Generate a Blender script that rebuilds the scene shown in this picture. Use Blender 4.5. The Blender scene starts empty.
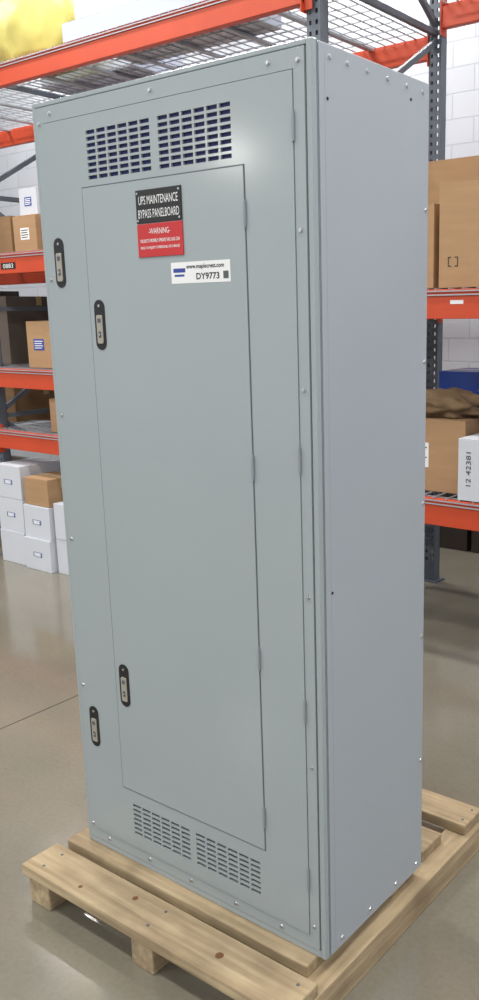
import bpy, bmesh, random
import numpy as np
from math import *
from mathutils import Vector, Matrix
random.seed(7)
scene=bpy.context.scene
scene.view_settings.view_transform='Standard'
scene.view_settings.look='None'
COL=scene.collection

# ---------------------------------------------------------------- materials
def s2l(c):
    return tuple(((v/255)/12.92 if v/255<=0.04045 else ((v/255+0.055)/1.055)**2.4) for v in c)+(1,)
def mat(name,rgb,rough=0.5,metal=0.0,var=0.08,scale=8.0,stretch=(1,1,1),bump=0.0,spec=0.5,rgb2=None,detail=4,emit=0):
    m=bpy.data.materials.new(name); m.use_nodes=True
    nt=m.node_tree; b=nt.nodes['Principled BSDF']
    tc=nt.nodes.new('ShaderNodeTexCoord'); mp=nt.nodes.new('ShaderNodeMapping')
    mp.inputs['Scale'].default_value=stretch
    nz=nt.nodes.new('ShaderNodeTexNoise'); nz.inputs['Scale'].default_value=scale; nz.inputs['Detail'].default_value=detail
    nt.links.new(tc.outputs['Object'],mp.inputs['Vector']); nt.links.new(mp.outputs['Vector'],nz.inputs['Vector'])
    rp=nt.nodes.new('ShaderNodeValToRGB')
    c=s2l(rgb)
    if rgb2 is None:
        a=tuple(min(1,v*(1-var)) for v in c[:3])+(1,); d=tuple(min(1,v*(1+var)) for v in c[:3])+(1,)
    else: a=c; d=s2l(rgb2)
    rp.color_ramp.elements[0].position=0.3; rp.color_ramp.elements[1].position=0.7
    rp.color_ramp.elements[0].color=a; rp.color_ramp.elements[1].color=d
    nt.links.new(nz.outputs['Fac'],rp.inputs['Fac']); nt.links.new(rp.outputs['Color'],b.inputs['Base Color'])
    b.inputs['Roughness'].default_value=rough; b.inputs['Metallic'].default_value=metal
    b.inputs['Specular IOR Level'].default_value=spec
    if bump>0:
        bp=nt.nodes.new('ShaderNodeBump'); bp.inputs['Strength'].default_value=bump; bp.inputs['Distance'].default_value=0.01
        nt.links.new(nz.outputs['Fac'],bp.inputs['Height']); nt.links.new(bp.outputs['Normal'],b.inputs['Normal'])
    if emit:
        b.inputs['Emission Color'].default_value=c; b.inputs['Emission Strength'].default_value=emit
    return m
M={}
M['cab']=mat('grey_enamel',(160,170,173),0.15,0,0.012,3,spec=0.42)
M['cab_lit']=mat('grey_enamel_side_lit',(166,174,182),0.36,0,0.010,3,spec=0.4)  # same enamel as the front, light from the right put into its colour
M['gap']=mat('panel_gap',(88,95,100),0.8)
M['seam']=mat('panel_seam',(140,148,156),0.6)
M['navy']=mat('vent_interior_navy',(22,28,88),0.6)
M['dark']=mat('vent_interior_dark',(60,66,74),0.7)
M['black']=mat('black_plastic',(22,22,24),0.4)
M['redp']=mat('red_sign_plastic',(196,42,44),0.4,var=0.03)
M['white']=mat('white_print',(238,240,240),0.5,var=0.01)
M['ink']=mat('black_ink',(18,18,22),0.6)
M['blueink']=mat('blue_ink',(50,70,150),0.6)
M['metal']=mat('zinc_metal',(200,202,205),0.3,0.9,0.03)
M['hinge']=mat('hinge_steel',(150,158,164),0.35,0.2,0.03)
M['paddle']=mat('latch_paddle_metal',(168,162,152),0.35,0.2,0.05)
M['orange']=mat('orange_beam_paint',(200,72,36),0.45,0,0.06,5)
M['post']=mat('post_grey_blue_paint',(96,104,114),0.5,0.1,0.08,6)
M['wire']=mat('galvanised_wire',(170,175,182),0.45,0.3,0.05)
M['card']=mat('cardboard',(172,138,102),0.85,0,0.06,4,stretch=(1,1,6))
M['card2']=mat('cardboard_dark',(142,112,80),0.88,0,0.08,4,stretch=(1,1,6))
M['wbox']=mat('white_carton',(206,210,218),0.7,0,0.02,4)
M['bluebox']=mat('pale_blue_carton',(194,202,220),0.7,0,0.03,4)
M['tape']=mat('packing_tape',(200,174,132),0.3,0,0.03)
M['bluep']=mat('blue_plastic',(28,66,160),0.35,0,0.08)
M['yellow']=mat('yellow_plastic_film',(202,192,104),0.5,0,0.08,6,bump=0.5)
M['kraft']=mat('kraft_paper',(120,98,72),0.85,0,0.15,8,bump=0.5)
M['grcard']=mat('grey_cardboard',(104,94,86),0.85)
M['shadecard']=mat('shade_cardboard',(74,66,60),0.85)  # shade painted into the cardboard colour, for dim places behind and inside racks
M['ceil']=mat('ceiling_paint',(205,208,212),0.9,0,0.03)
M['lamp']=mat('lamp_diffuser',(255,252,244),0.5,emit=3)

def woodmat(name,stretch):
    m=mat(name,(156,136,106),0.8,0,0.1,5,stretch=stretch,bump=0.35,rgb2=(196,176,142),detail=8)
    nt=m.node_tree; b=nt.nodes['Principled BSDF']; L=nt.links
    src=b.inputs['Base Color'].links[0].from_socket
    tc=nt.nodes.new('ShaderNodeTexCoord'); n=nt.nodes.new('ShaderNodeTexNoise'); n.inputs['Scale'].default_value=4.5; n.inputs['Detail'].default_value=8
    L.new(tc.outputs['Object'],n.inputs['Vector'])
    r=nt.nodes.new('ShaderNodeValToRGB'); r.color_ramp.elements[0].position=0.38; r.color_ramp.elements[0].color=(0.55,0.53,0.51,1); r.color_ramp.elements[1].position=0.58
    L.new(n.outputs['Fac'],r.inputs['Fac'])
    mx=nt.nodes.new('ShaderNodeMix'); mx.data_type='RGBA'; mx.blend_type='MULTIPLY'; mx.inputs[0].default_value=0.6
    L.new(src,mx.inputs[6]); L.new(r.outputs['Color'],mx.inputs[7]); L.new(mx.outputs[2],b.inputs['Base Color'])
    return m
M['woodx']=woodmat('pallet_wood',(0.6,9,9))
M['woody']=woodmat('pallet_wood_stringer',(9,0.6,9))
M['knot']=mat('wood_knot',(110,76,46),0.8)

def concrete():
    m=bpy.data.materials.new('polished_concrete'); m.use_nodes=True
    nt=m.node_tree; b=nt.nodes['Principled BSDF']; L=nt.links
    tc=nt.nodes.new('ShaderNodeTexCoord')
    n1=nt.nodes.new('ShaderNodeTexNoise'); n1.inputs['Scale'].default_value=0.8; n1.inputs['Detail'].default_value=7; n1.inputs['Roughness'].default_value=0.6
    n2=nt.nodes.new('ShaderNodeTexNoise'); n2.inputs['Scale'].default_value=60; n2.inputs['Detail'].default_value=3
    for n in (n1,n2): L.new(tc.outputs['Object'],n.inputs['Vector'])
    r1=nt.nodes.new('ShaderNodeValToRGB')
    r1.color_ramp.elements[0].position=0.3; r1.color_ramp.elements[0].color=s2l((120,116,103))
    r1.color_ramp.elements[1].position=0.72; r1.color_ramp.elements[1].color=s2l((139,134,120))
    L.new(n1.outputs['Fac'],r1.inputs['Fac'])
    mx=nt.nodes.new('ShaderNodeMix'); mx.data_type='RGBA'; mx.blend_type='MULTIPLY'; mx.inputs[0].default_value=0.2
    r2=nt.nodes.new('ShaderNodeValToRGB'); r2.color_ramp.elements[0].position=0.35; r2.color_ramp.elements[0].color=(0.6,0.6,0.6,1); r2.color_ramp.elements[1].position=0.6
    L.new(n2.outputs['Fac'],r2.inputs['Fac'])
    L.new(r1.outputs['Color'],mx.inputs[6]); L.new(r2.outputs['Color'],mx.inputs[7])
    L.new(mx.outputs[2],b.inputs['Base Color'])
    r3=nt.nodes.new('ShaderNodeMapRange'); r3.inputs[3].default_value=0.08; r3.inputs[4].default_value=0.22
    L.new(n1.outputs['Fac'],r3.inputs[0]); L.new(r3.outputs[0],b.inputs['Roughness'])
    b.inputs['Specular IOR Level'].default_value=0.75
    return m
M['floor']=concrete()
def blockwall():
    m=bpy.data.materials.new('painted_block_wall'); m.use_nodes=True
    nt=m.node_tree; b=nt.nodes['Principled BSDF']; L=nt.links
    tc=nt.nodes.new('ShaderNodeTexCoord'); sp=nt.nodes.new('ShaderNodeSeparateXYZ'); cb=nt.nodes.new('ShaderNodeCombineXYZ')
    ad=nt.nodes.new('ShaderNodeMath'); ad.operation='ADD'
    L.new(tc.outputs['Object'],sp.inputs[0]); L.new(sp.outputs['X'],ad.inputs[0]); L.new(sp.outputs['Y'],ad.inputs[1])
    L.new(ad.outputs[0],cb.inputs['X']); L.new(sp.outputs['Z'],cb.inputs['Y'])
    bk=nt.nodes.new('ShaderNodeTexBrick'); bk.inputs['Scale'].default_value=1
    bk.inputs['Brick Width'].default_value=0.4; bk.inputs['Row Height'].default_value=0.2; bk.inputs['Mortar Size'].default_value=0.006
    bk.inputs['Color1'].default_value=s2l((194,199,206)); bk.inputs['Color2'].default_value=s2l((189,194,202)); bk.inputs['Mortar'].default_value=s2l((174,179,188))
    L.new(cb.outputs[0],bk.inputs['Vector']); L.new(bk.outputs['Color'],b.inputs['Base Color'])
    bp=nt.nodes.new('ShaderNodeBump'); bp.invert=True; bp.inputs['Strength'].default_value=0.4; bp.inputs['Distance'].default_value=0.01
    L.new(bk.outputs['Fac'],bp.inputs['Height']); L.new(bp.outputs['Normal'],b.inputs['Normal'])
    b.inputs['Roughness'].default_value=0.7
    return m
M['wall']=blockwall()

# ---------------------------------------------------------------- helpers
def empty(name):
    e=bpy.data.objects.new(name,None); COL.objects.link(e); e.empty_display_size=0.1; return e
def obj(name,bm,m,parent=None,bevel=0,smooth=False):
    me=bpy.data.meshes.new(name); bm.to_mesh(me); bm.free()
    o=bpy.data.objects.new(name,me); COL.objects.link(o)
    if not isinstance(m,(list,tuple)): m=[m]
    for k in m: me.materials.append(k)
    if smooth:
        for p in me.polygons: p.use_smooth=True
    if parent: o.parent=parent
    if bevel:
        md=o.modifiers.new('bevel','BEVEL'); md.width=bevel; md.segments=2; md.limit_method='ANGLE'; md.angle_limit=radians(40)
    return o
def addbox(bm,x0,x1,y0,y1,z0,z1,mi=0):
    v=[bm.verts.new(p) for p in [(x0,y0,z0),(x1,y0,z0),(x1,y1,z0),(x0,y1,z0),(x0,y0,z1),(x1,y0,z1),(x1,y1,z1),(x0,y1,z1)]]
    for f in [(0,3,2,1),(4,5,6,7),(0,1,5,4),(1,2,6,5),(2,3,7,6),(3,0,4,7)]:
        fc=bm.faces.new([v[i] for i in f]); fc.material_index=mi
def box(name,x0,x1,y0,y1,z0,z1,m,parent=None,bevel=0):
    bm=bmesh.new(); addbox(bm,x0,x1,y0,y1,z0,z1); return obj(name,bm,m,parent,bevel)
def boxes(name,L,m,parent=None,bevel=0):
    bm=bmesh.new()
    for b in L: addbox(bm,*b)
    return obj(name,bm,m,parent,bevel)
def cyl(bm,c,axis,r,h,seg=12,r2=None):
    rot={'z':Matrix(),'y':Matrix.Rotation(radians(90),4,'X'),'x':Matrix.Rotation(radians(90),4,'Y')}[axis]
    bmesh.ops.create_cone(bm,cap_ends=True,segments=seg,radius1=r,radius2=r if r2 is None else r2,depth=h,matrix=Matrix.Translation(c)@rot)
def plate(name,x0,x1,z0,z1,yf,yb,holes,m,parent=None):
    """XZ plate with rectangular through-holes, front at y=yf (facing -Y)"""
    xs=sorted({x0,x1}|{round(v,5) for h in holes for v in h[:2]}); zs=sorted({z0,z1}|{round(v,5) for h in holes for v in h[2:]})
    nx,nz=len(xs)-1,len(zs)-1
    solid=np.ones((nx,nz),bool)
    for h in holes:
        i0=xs.index(round(h[0],5)); i1=xs.index(round(h[1],5)); k0=zs.index(round(h[2],5)); k1=zs.index(round(h[3],5))
        solid[i0:i1,k0:k1]=False
    bm=bmesh.new(); V={}
    def v(i,k,s):
        if (i,k,s) not in V: V[(i,k,s)]=bm.verts.new((xs[i],yf if s==0 else yb,zs[k]))
        return V[(i,k,s)]
    def sol(i,k): return 0<=i<nx and 0<=k<nz and solid[i,k]
    for i in range(nx):
        for k in range(nz):
            if not solid[i,k]: continue
            bm.faces.new([v(i,k,0),v(i+1,k,0),v(i+1,k+1,0),v(i,k+1,0)])
            bm.faces.new([v(i,k,1),v(i,k+1,1),v(i+1,k+1,1),v(i+1,k,1)])
            if not sol(i-1,k): bm.faces.new([v(i,k,0),v(i,k+1,0),v(i,k+1,1),v(i,k,1)])
            if not sol(i+1,k): bm.faces.new([v(i+1,k,0),v(i+1,k,1),v(i+1,k+1,1),v(i+1,k+1,0)])
            if not sol(i,k-1): bm.faces.new([v(i,k,0),v(i,k,1),v(i+1,k,1),v(i+1,k,0)])
            if not sol(i,k+1): bm.faces.new([v(i,k+1,0),v(i+1,k+1,0),v(i+1,k+1,1),v(i,k+1,1)])
    return obj(name,bm,m,parent)
def text(name,s,cx,cz,w,h,y,m,parent,side='front',rot=0,bold=0.0):
    cu=bpy.data.curves.new(name,'FONT'); cu.body=s; cu.align_x='CENTER'; cu.size=1; cu.offset=bold; cu.resolution_u=3
    t=bpy.data.objects.new(name,cu); COL.objects.link(t)
    dg=bpy.context.evaluated_depsgraph_get(); me=bpy.data.meshes.new_from_object(t.evaluated_get(dg))
    bpy.data.objects.remove(t)
    R=Matrix.Rotation(rot,3,'Z'); co=[R@v.co for v in me.vertices]
    xa=min(c.x for c in co);xb=max(c.x for c in co);ya=min(c.y for c in co);yb=max(c.y for c in co)
    for v,c in zip(me.vertices,co):
        u=(c.x-(xa+xb)/2)/(xb-xa)*w; q=(c.y-(ya+yb)/2)/(yb-ya)*h
        if side=='front': v.co=(cx+u,y,cz+q)
        else: v.co=(y,cx+u,cz+q)
    me.materials.clear(); me.materials.append(m)
    o=bpy.data.objects.new(name,me); COL.objects.link(o); o.parent=parent
    return o

# ---------------------------------------------------------------- room
box('floor',-12,6,-9,5.3,-0.1,0,M['floor'])
box('wall_back',-12,6,5.3,5.5,0,6,M['wall'])
box('wall_left',-12.2,-12,-9,5.5,0,6,M['wall'])
box('wall_right',6,6.2,-9,5.5,0,6,M['wall'])
box('ceiling',-12.2,6.2,-9,5.5,6,6.2,M['ceil'])
boxes('floor_joint',[(-2.168,-2.162,-9,5.3,0,0.0012),(2.0,2.006,-9,5.3,0,0.0012),(-6.5,-6.494,-9,5.3,0,0.0012),(-12,6,-3.2,-3.194,0,0.0012)],mat('joint_filler',(80,75,66),0.9))

# ---------------------------------------------------------------- cabinet
W,D,Z0,Z1=0.979,0.497,0.13,2.416
cab=empty('electrical_cabinet')
box('body',-W+0.002,-0.002,0.0,D,Z0,Z1-0.002,M['cab'],cab,0.003)
boxes('front_frame',[(-W,-W+0.012,-0.012,0.006,Z0,Z1),(-0.016,0.0,-0.012,0.006,Z0,Z1),(-W+0.012,-0.016,-0.012,0.006,Z1-0.012,Z1),(-W+0.012,-0.016,-0.012,0.006,Z0,Z0+0.02)],M['cab'],cab,0.002)
box('front_gap',-W+0.013,-0.017,-0.004,-0.0005,Z0+0.021,Z1-0.013,M['gap'],cab)
holesT=[];holesB=[]
def vent(x0,x1,z0,z1,nc,nr,out,sw=0.84,sh=0.62):
    pw=(x1-x0)/nc; ph=(z1-z0)/nr
    for i in range(nc):
        for k in range(nr):
            a=x0+pw*(i+0.5-sw/2); b=z0+ph*(k+0.5-sh/2)
            out.append((a,a+pw*sw,b,b+ph*sh))
vent(-0.755,-0.505,2.192,2.322,6,8,holesT); vent(-0.482,-0.232,2.192,2.322,6,8,holesT)
vent(-0.745,-0.492,0.235,0.345,6,7,holesB); vent(-0.472,-0.218,0.235,0.345,6,7,holesB)
fx0,fx1,fz0,fz1=-W+0.015,-0.0195,Z0+0.023,Z1-0.0145
dx0,dx1,dz0,dz1=-0.932,-0.052,0.19,2.358
plate('front_cover',fx0,fx1,fz0,fz1,-0.014,-0.004,[(dx0-0.002,dx1+0.002,dz0-0.002,dz1+0.002)],M['cab'],cab)
plate('outer_door',dx0,dx1,dz0,dz1,-0.0160,-0.006,holesT+holesB,M['cab'],cab)
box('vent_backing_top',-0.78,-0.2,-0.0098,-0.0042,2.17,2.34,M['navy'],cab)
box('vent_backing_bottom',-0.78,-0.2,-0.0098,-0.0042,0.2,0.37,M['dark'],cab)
box('inner_door_gap',-0.7832,-0.1968,-0.0165,-0.0150,0.3868,2.1782,M['gap'],cab)
box('inner_door',-0.780,-0.200,-0.0185,-0.0155,0.390,2.175,M['cab'],cab,0.001)
bm=bmesh.new()
for z in (2.067,1.46,0.952,0.49):
    cyl(bm,(-0.1985,-0.0190,z),'z',0.0040,0.056,10); cyl(bm,(-0.1985,-0.0190,z+0.030),'z',0.003,0.004,8); cyl(bm,(-0.1985,-0.0190,z-0.030),'z',0.003,0.004,8)
for z in (2.24,1.49,0.84,0.36):
    cyl(bm,(-0.0512,-0.0170,z),'z',0.0040,0.060,10); cyl(bm,(-0.0512,-0.0170,z+0.032),'z',0.003,0.004,8)
obj('hinges',bm,M['hinge'],cab,smooth=False)
def rounded(bm,cx,cz,w,h,y0,y1,r,seg=6):
    pts=[]
    for sx,sz,a0 in ((1,1,0),(-1,1,90),(-1,-1,180),(1,-1,270)):
        for i in range(seg+1):
            a=radians(a0+90*i/seg); pts.append((cx+sx*(w/2-r)+r*(abs(cos(a)))*sx,cz+sz*(h/2-r)+r*abs(sin(a))*sz))
    n=len(pts); f=[bm.verts.new((p[0],y0,p[1])) for p in pts]; b=[bm.verts.new((p[0],y1,p[1])) for p in pts]
    bm.faces.new(f); bm.faces.new(b[::-1])
    for i in range(n): bm.faces.new([f[i],b[i],b[(i+1)%n],f[(i+1)%n]])
for n,(x,z) in enumerate([(-0.900,1.985),(-0.740,1.812),(-0.740,0.74),(-0.900,0.56)]):
    yb=-0.0160 if abs(x)>0.8 else -0.0185
    bm=bmesh.new(); rounded(bm,x,z,0.042,0.136,yb-0.0018,yb+0.001,0.020)
    obj('latch_bezel_%d'%(n+1),bm,M['black'],cab)
    bm=bmesh.new(); rounded(bm,x,z-0.012,0.024,0.078,yb-0.0045,yb-0.001,0.005)
    obj('latch_paddle_%d'%(n+1),bm,M['paddle'],cab,0.0008)
    bm=bmesh.new(); rounded(bm,x,z+0.012,0.013,0.012,yb-0.0052,yb-0.004,0.003); rounded(bm,x,z-0.026,0.010,0.018,yb-0.0052,yb-0.004,0.002)
    obj('latch_detail_%d'%(n+1),bm,M['gap'],cab)
    bm=bmesh.new(); cyl(bm,(x,yb-0.006,z-0.026),'y',0.003,0.002); cyl(bm,(x,yb-0.0025,z+0.052),'y',0.004,0.002)
    obj('latch_key_%d'%(n+1),bm,M['metal'],cab)
bm=bmesh.new()
def screw(x,z,y=-0.014): cyl(bm,(x,y-0.0012,z),'y',0.0065,0.003,10,0.005); cyl(bm,(x,y-0.0034,z),'y',0.004,0.0034,6)
for z in (2.36,1.94,1.55,1.17,0.69,0.20): screw(-0.948,z)
for z in (2.375,2.02,1.66,1.15,0.69,0.22): screw(-0.036,z)
for x in (-0.90,-0.50,-0.12): screw(x,2.382)
for x in (-0.87,-0.68,-0.50,-0.32,-0.15): screw(x,0.170)
obj('front_screws',bm,M['metal'],cab)
boxes('side_panel',[(0,0.003,0.010,D-0.004,Z0+0.003,Z1-0.003)],M['cab_lit'],cab,0.0015)
boxes('side_seam',[(-0.001,0.0004,0.006,0.0096,Z0,Z1),(0.003,0.00315,0.030,0.0308,Z0+0.01,Z1-0.03)],M['seam'],cab)
bm=bmesh.new()
def sscrew(y,z): cyl(bm,(0.0045,y,z),'x',0.006,0.004,10,0.0045)
for y in (0.05,0.12,0.20,0.29,0.38,0.46): sscrew(y,Z1-0.028)
for y in (0.06,0.20,0.34,0.46): sscrew(y,Z0+0.028)
for z in (0.5,0.9,1.3,1.7,2.1): sscrew(D-0.016,z)
obj('side_screws',bm,M['metal'],cab)
bm=bmesh.new()
for y,z in ((0.035,1.155),(0.04,2.30),(0.40,2.36)): cyl(bm,(0.0035,y,z),'x',0.0040,0.001,10)
obj('side_knockouts',bm,M['ink'],cab)
SY=-0.0185
box('sign_black_plate',-0.567,-0.403,SY-0.003,SY,2.068,2.150,M['black'],cab,0.0008)
box('sign_red_plate',-0.567,-0.403,SY-0.003,SY,1.984,2.066,M['redp'],cab,0.0008)
text('sign_title_1','UPS MAINTENANCE',-0.485,2.124,0.142,0.021,SY-0.0034,M['white'],cab)
text('sign_title_2','BYPASS PANELBOARD',-0.485,2.091,0.148,0.021,SY-0.0034,M['white'],cab)
text('sign_warning','-WARNING-',-0.485,2.047,0.078,0.014,SY-0.0034,M['white'],cab)
text('sign_line_1','FAILURE TO PROPERLY OPERATE THIS LOAD CAN',-0.485,2.024,0.142,0.0085,SY-0.0034,M['white'],cab,bold=0.01)
text('sign_line_2','RESULT IN INJURY TO PERSONNEL OR DAMAGES',-0.485,2.006,0.142,0.0085,SY-0.0034,M['white'],cab,bold=0.01)
bm=bmesh.new()
for x in (-0.560,-0.410):
    for z in (2.142,2.075): cyl(bm,(x,SY-0.004,z),'y',0.0028,0.002,8)
obj('sign_rivets',bm,M['metal'],cab)
box('sticker',-0.452,-0.250,SY-0.0006,SY,1.914,1.966,M['white'],cab)
text('sticker_url','www.maplecrest.com',-0.334,1.953,0.128,0.014,SY-0.001,M['ink'],cab,bold=0.02)
text('sticker_number','DY9773',-0.325,1.930,0.078,0.016,SY-0.001,M['ink'],cab,bold=0.02)
boxes('sticker_mark',[(-0.444,-0.402,SY-0.001,SY-0.0006,1.941,1.951),(-0.440,-0.406,SY-0.001,SY-0.0006,1.931,1.936)],M['blueink'],cab)
boxes('sticker_patch',[(-0.273,-0.256,SY-0.001,SY-0.0006,1.922,1.940)],M['gap'],cab)
cab.location=(0,0.012,0.0015)

# ---------------------------------------------------------------- pallet
pal=empty('wooden_pallet')
T=0.038
boxes('stringers',[(-1.03,-0.93,-0.205,0.88,0.0,Z0-T),(-0.55,-0.46,-0.205,0.88,0,Z0-T),(-0.06,0.032,-0.20,0.90,0.0,Z0-T)],M['woody'],pal,0.004)
boxes('deck_boards',[(-1.05,0.03,-0.215,-0.075,Z0-T,Z0),(-1.04,-0.03,-0.045,0.095,Z0-T,Z0),(-1.04,-0.02,0.36,0.50,Z0-T,Z0),(-1.04,-0.03,0.57,0.70,Z0-T,Z0),(-1.05,0.015,0.78,0.91,Z0-T,Z0)],M['woodx'],pal,0.005)
bm=bmesh.new()
for x in (-0.98,-0.5,-0.01):
    for y in (-0.18,-0.11,0.81,0.88): cyl(bm,(x,y,Z0),'z',0.005,0.002,8)
obj('nails',bm,M['gap'],pal)
bm=bmesh.new()
for x,y,r in ((-0.25,-0.15,0.012),(-0.62,-0.12,0.009),(-0.8,-0.18,0.007)): cyl(bm,(x,y,Z0+0.0002),'z',r,0.0008,14)
obj('knots',bm,M['knot'],pal)

# ---------------------------------------------------------------- racking
YF,YR=2.22,3.50
PW=0.085
def post(name,x,y,rack,h=4.6):
    hl=[]; z=0.15
    while z<h-0.1:
        for dx in (-0.02,0.02): hl.append((x+dx-0.008,x+dx+0.008,z,z+0.022))
        z+=0.051
    plate(name+'_face',x-PW/2,x+PW/2,0.01,h,y,y+0.004,hl,M['post'],rack)
    boxes(name+'_channel',[(x-PW/2,x-PW/2+0.004,y+0.004,y+0.07,0.01,h),(x+PW/2-0.004,x+PW/2,y+0.004,y+0.07,0.01,h),(x-PW/2,x-0.02,y+0.066,y+0.07,0.01,h),(x+0.02,x+PW/2,y+0.066,y+0.07,0.01,h),(x-0.075,x+0.075,y-0.03,y+0.09,0.0,0.01)],M['post'],rack)
XP=[-7.75,-4.72,-1.65,1.42]
racks=[empty('pallet_rack') for _ in range(3)]
for i,x in enumerate(XP):
    rk=racks[min(i,2)]
    post('post_front_%d'%i,x,YF+0.01,rk); post('post_rear_%d'%i,x,YR-0.02,rk)
    bm=bmesh.new()
    zs=[0.3,1.1,1.9,2.7,3.5,4.3]
    def strut(a,b,t=0.016):
        a=Vector(a);b=Vector(b);d=b-a; q=d.to_track_quat('Z','Y').to_matrix().to_4x4()
        bmesh.ops.create_cube(bm,size=1,matrix=Matrix.Translation((a+b)/2)@q@Matrix.Diagonal((0.03,t*2,d.length,1)))
    for k,z in enumerate(zs):
        strut((x,YF+0.08,z),(x,YR-0.02,z))
        if k<len(zs)-1:
            if k%2: strut((x,YF+0.08,z+0.05),(x,YR-0.02,zs[k+1]-0.05))
            else: strut((x,YR-0.02,z+0.05),(x,YF+0.08,zs[k+1]-0.05))
    obj('braces_%d'%i,bm,M['post'],rk)
BH=0.14
levels={0:[3.50,2.28,1.47,1.01],1:[3.50,2.28,1.47,1.01],2:[3.66,1.94,0.905]}
for b,lv in levels.items():
    rk=racks[b]; beamL=[];deckbm=bmesh.new();plates=[]
    xa,xb=XP[b]+PW/2,XP[b+1]-PW/2
    for zt in lv:
        for y in (YF,YR):
            beamL.append((xa,xb,y-0.025,y+0.025,zt-BH,zt-0.02))
            beamL.append((xa,xb,y-0.025 if y==YF else y+0.0,y if y==YF else y+0.025,zt-0.02,zt))
            for xe in (xa,xb-0.006): plates.append((xe,xe+0.006,y-0.035,y+0.035,zt-BH-0.04,zt+0.03))
            if y==YF:
                plates.append((xa-0.05,xa+0.0,y-0.012,y-0.004,zt-BH-0.03,zt+0.02)); plates.append((xb,xb+0.05,y-0.012,y-0.004,zt-BH-0.03,zt+0.02))
        x=xa+0.02
        while x<xb-0.02:
            addbox(deckbm,x-0.003,x+0.003,YF-0.028,YR+0.02,zt,zt+0.006); x+=0.075
        y=YF+0.03
        while y<YR-0.03:
            addbox(deckbm,xa+0.02,xb-0.02,y-0.003,y+0.003,zt-0.006,zt); y+=0.125
        for zz in (zt-0.012,zt-0.03): addbox(deckbm,xa+0.02,xb-0.02,YF-0.033,YF-0.027,zz,zz+0.006)
        for k in range(1,7):
            x=xa+(xb-xa)*k/7
            addbox(deckbm,x-0.018,x+0.018,YF+0.025,YR-0.0,zt-0.022,zt-0.007)
    boxes('beams',beamL,M['orange'],rk,0.003)
    boxes('beam_end_plates',plates,M['orange'],rk)
    obj('wire_decks',deckbm,M['wire'],rk)
box('beam_label',-4.43,-4.26,YF-0.0265,YF-0.0252,2.17,2.215,M['ink'],racks[1])
text('beam_label_text','0883',-4.345,2.192,0.12,0.03,YF-0.0275,M['white'],racks[1])
box('beam_label_b',-0.83,-0.76,YF-0.0265,YF-0.0252,1.87,1.888,M['white'],racks[2])

# ---------------------------------------------------------------- goods
def carton(name,x0,x1,y0,y1,z0,h,m='card',label=None,rot=0,flap=True):
    e=empty(name); z0=z0+0.001
    cx,cy=(x0+x1)/2,(y0+y1)/2
    a,b=(x1-x0)/2,(y1-y0)/2
    bm=bmesh.new(); addbox(bm,-a,a,-b,b,0,h-0.004)
    addbox(bm,-a,a,-b,-0.003,h-0.004,h); addbox(bm,-a,a,0.003,b,h-0.004,h)
    obj('body',bm,M[m],e,0.004)
    if flap:
        tw=0.025
        boxes('tape',[(-a-0.0006,a+0.0006,-tw,tw,h,h+0.0008),(a,a+0.0008,-tw,tw,h-0.07,h),(-a-0.0008,-a,-tw,tw,h-0.07,h)],M['tape'],e)
    if label:
        lw,lh,lm=label
        box('label',-lw/2,lw/2,-b-0.001,-b,h*0.5-lh/2,h*0.5+lh/2,M[lm],e)
        boxes('label_lines',[(-lw*0.4,lw*0.4*(1-0.25*(i%2)),-b-0.0014,-b-0.001,h*0.5+lh*(0.3-0.2*i)-0.003,h*0.5+lh*(0.3-0.2*i)+0.003) for i in range(4)],M['ink'] if lm!='blueink' else M['white'],e)
    e.location=(cx,cy,z0); e.rotation_euler=(0,0,rot)
    return e
DK=0.006
zU=1.94+DK
carton('cardboard_box',-1.32,-0.955,2.25,2.72,zU,0.40,'card',(0.09,0.07,'white'))
c=carton('cardboard_box',-0.92,-0.50,2.24,2.70,zU,0.49,'card')
boxes('print_bracket',[(-0.160,-0.156,-0.2312,-0.2306,0.10,0.145),(-0.160,-0.142,-0.2312,-0.2306,0.141,0.145),(-0.160,-0.142,-0.2312,-0.2306,0.10,0.104),
    (-0.11,-0.106,-0.2312,-0.2306,0.10,0.145),(-0.124,-0.106,-0.2312,-0.2306,0.141,0.145),(-0.124,-0.106,-0.2312,-0.2306,0.10,0.104)],M['ink'],c)
carton('cardboard_box',-1.75,-1.0,2.84,3.36,zU,0.70,'card')
carton('cardboard_box',-0.95,-0.2,2.84,3.36,zU,0.74,'card2')
carton('cardboard_box',-0.45,0.1,2.26,2.72,zU,0.4,'card2')
zL=0.905+DK
carton('cardboard_box',-1.32,-0.80,2.32,2.80,zL,0.38,'card',(0.10,0.13,'white'))
c=carton('white_carton',-0.775,-0.35,2.20,2.66,zL,0.31,'wbox')
text('print_text','12 42381',-0.155,0.16,0.026,0.17,-0.2312,M['ink'],c,rot=radians(90))
def blob(name,c,s,m,amp=0.15,sub=4,freq=3.0):
    from mathutils import noise
    bm=bmesh.new(); bmesh.ops.create_icosphere(bm,subdivisions=sub,radius=1)
    for v in bm.verts:
        n=noise.noise(v.co*freq+Vector(c))*amp+noise.noise(v.co*freq*2.7+Vector(c))*amp*0.5
        v.co*=1+n
        if v.co.z<-0.55: v.co.z=-0.55
        v.co=Vector((v.co.x*s[0],v.co.y*s[1],(v.co.z+0.55)*s[2]))
    o=obj(name,bm,m,None,smooth=True); o.location=c; return o
blob('paper_sack',(-1.02,2.50,zL+0.384),(0.24,0.16,0.085),M['kraft'],0.35)
blob('blue_plastic_bag',(-0.56,2.42,zL+0.314),(0.14,0.14,0.08),M['bluep'],0.25)
c=carton('blue_carton',-1.30,-0.92,2.95,3.3,zL,0.58,'bluep')
text('print_text','S',0.1,0.50,0.06,0.07,-0.176,M['white'],c)
carton('cardboard_box',-0.86,-0.3,2.86,3.36,zL,0.46,'card2')
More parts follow.
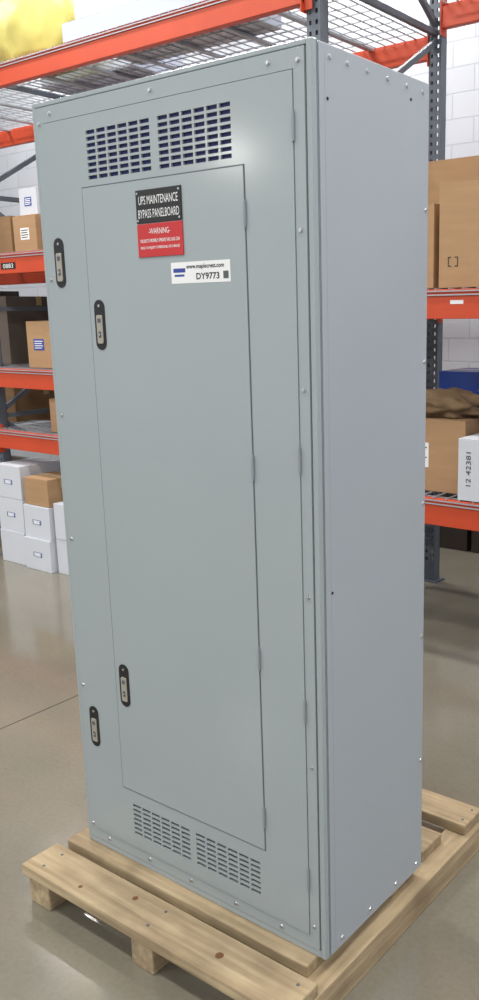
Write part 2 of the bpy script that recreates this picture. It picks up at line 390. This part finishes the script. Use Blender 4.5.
for i in range(7): carton('cardboard_box',-3.9+i*0.72,-3.22+i*0.72,4.3,4.95,0,0.75+0.12*((i*2)%3),'shadecard',flap=False)  # added dark cartons, standing in for shade on the low back wall
z=2.28+DK
carton('cardboard_box',-4.40,-4.14,2.30,2.62,z,0.25,'card',(0.10,0.08,'white'))
carton('white_carton',-4.36,-4.16,2.34,2.56,z+0.255,0.18,'wbox',(0.08,0.06,'blueink'))
carton('cardboard_box',-4.66,-4.43,2.30,2.66,z,0.26,'card2')
carton('white_carton',-4.66,-4.10,2.75,3.3,z,0.34,'wbox')
for i in range(4): carton('cardboard_box',-4.02+i*0.55,-3.54+i*0.55,2.32,2.8,z,0.28+0.05*(i%3),'card' if i%2 else 'card2')
z=1.47+DK
carton('cardboard_box',-4.32,-4.05,2.28,2.6,z,0.33,'card',(0.12,0.08,'blueink'))
carton('cardboard_box',-4.66,-4.34,2.75,3.2,z,0.58,'shadecard')  # shade deep in the shelf is put into this carton's colour
carton('cardboard_box',-4.3,-3.8,2.75,3.2,z,0.56,'shadecard')
for i in range(4): carton('cardboard_box',-3.98+i*0.52,-3.52+i*0.52,2.30,2.7,z,0.30+0.06*(i%3),'card')
z=1.01+DK
carton('cardboard_box',-4.12,-3.86,2.28,2.6,z,0.24,'card')
carton('cardboard_box',-4.66,-4.2,2.95,3.3,z,0.28,'shadecard')  # darkened colour stands in for shade at the back of the shelf
for i in range(3): carton('cardboard_box',-3.8+i*0.6,-3.26+i*0.6,2.30,2.7,z,0.26,'card2')
for zz,hh,mm in ((2.28,0.3,('card','grcard')),(1.47,0.52,('shadecard','grcard')),(1.01,0.27,('shadecard','card2'))):  # darkest cartons carry the shade of the rack interior in their colour
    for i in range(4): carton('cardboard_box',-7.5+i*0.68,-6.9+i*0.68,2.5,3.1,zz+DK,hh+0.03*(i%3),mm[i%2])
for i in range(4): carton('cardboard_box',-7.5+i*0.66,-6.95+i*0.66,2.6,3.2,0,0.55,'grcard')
def stack(x,y,n,h,w=0.30,d=0.36,mm='wbox'):
    for k in range(n):
        carton('paper_carton',x+random.uniform(-.008,.008),x+w,y+random.uniform(-.01,.01),y+d,k*(h+0.002),h,mm,(0.1,0.035,'blueink') if random.random()<0.4 else None,flap=False)
stack(-4.65,2.14,3,0.25); stack(-4.32,2.12,2,0.24); stack(-3.99,2.15,2,0.26)
stack(-4.30,2.56,3,0.25,mm='bluebox'); stack(-3.66,2.2,2,0.25); stack(-3.96,2.56,2,0.25)
carton('cardboard_box',-4.31,-4.03,2.14,2.42,0.486,0.20,'card')
z=3.50+DK
carton('long_carton',-3.58,-2.35,2.20,2.85,z,0.11,'bluebox')
carton('long_carton',-3.50,-2.42,2.24,2.82,z+0.113,0.16,'wbox')
carton('long_carton',-4.62,-3.62,2.80,3.3,z,0.20,'bluebox')
blob('yellow_plastic_bag',(-4.12,2.46,z),(0.40,0.24,0.36),M['yellow'],0.14,freq=2.0)

# ---------------------------------------------------------------- lights
w=bpy.data.worlds.new('world'); scene.world=w; w.use_nodes=True
bg=w.node_tree.nodes['Background']; bg.inputs[0].default_value=(0.92,0.95,1.0,1); bg.inputs[1].default_value=0.88
def lamp(x,y,z=5.6,p=150,sx=1.3,sy=0.35):
    e=empty('ceiling_lamp')
    box('housing',-sx/2,sx/2,-sy/2,sy/2,0.02,0.10,M['hinge'],e,0.01)
    box('diffuser',-sx/2+0.03,sx/2-0.03,-sy/2+0.03,sy/2-0.03,0.005,0.02,M['lamp'],e)
    boxes('hangers',[(-sx/2+0.1,-sx/2+0.106,-0.003,0.003,0.1,6-z),(sx/2-0.106,sx/2-0.1,-0.003,0.003,0.1,6-z)],M['hinge'],e)
    e.location=(x,y,z)
    l=bpy.data.lights.new('lamp_light','AREA'); l.shape='RECTANGLE'; l.size=sx; l.size_y=sy; l.energy=p; l.color=(1.0,0.97,0.94)
    lo=bpy.data.objects.new('light',l); COL.objects.link(lo); lo.parent=e; lo.location=(0,0,-0.005)
for x,p in ((-7,110),(-3.2,105),(1.2,72),(4.5,56)):
    for y in (-5,-1.6,1.4,4.3): lamp(x,y,p=p)
pe=empty('pendant_lamp')
bm=bmesh.new(); cyl(bm,(0,0,0.22),'z',0.26,0.20,32,0.07); obj('shade',bm,M['hinge'],pe)
bm=bmesh.new(); cyl(bm,(0,0,0.38),'z',0.05,0.16,20); cyl(bm,(0,0,1.3),'z',0.006,1.7,8); obj('stem',bm,M['gap'],pe)
bm=bmesh.new(); bmesh.ops.create_uvsphere(bm,u_segments=24,v_segments=12,radius=0.085); obj('globe',bm,mat('pendant_globe',(255,250,240),0.4,emit=150),pe,smooth=True)
pe.location=(-6.0,-6.5,3.68)

# ---------------------------------------------------------------- camera
q=[1.2144,-1.6267,1.8386,-0.6339,-0.2122,-0.0144,870.1481,324.9625]
yaw,pit,rol=q[3:6]
fw=Vector((sin(yaw)*cos(pit),cos(yaw)*cos(pit),sin(pit))); r=Vector((cos(yaw),-sin(yaw),0)); u=r.cross(fw)
r2=r*cos(rol)+u*sin(rol); u2=-r*sin(rol)+u*cos(rol)
cd=bpy.data.cameras.new('camera'); co=bpy.data.objects.new('camera',cd); COL.objects.link(co)
mtx=Matrix((r2,u2,-fw)).transposed().to_4x4(); mtx.translation=Vector(q[:3]); co.matrix_world=mtx
cd.sensor_fit='AUTO'; cd.sensor_width=36; cd.lens=36*q[6]/1000; cd.shift_x=(239.5-q[7])/1000; cd.clip_start=0.05
scene.camera=co
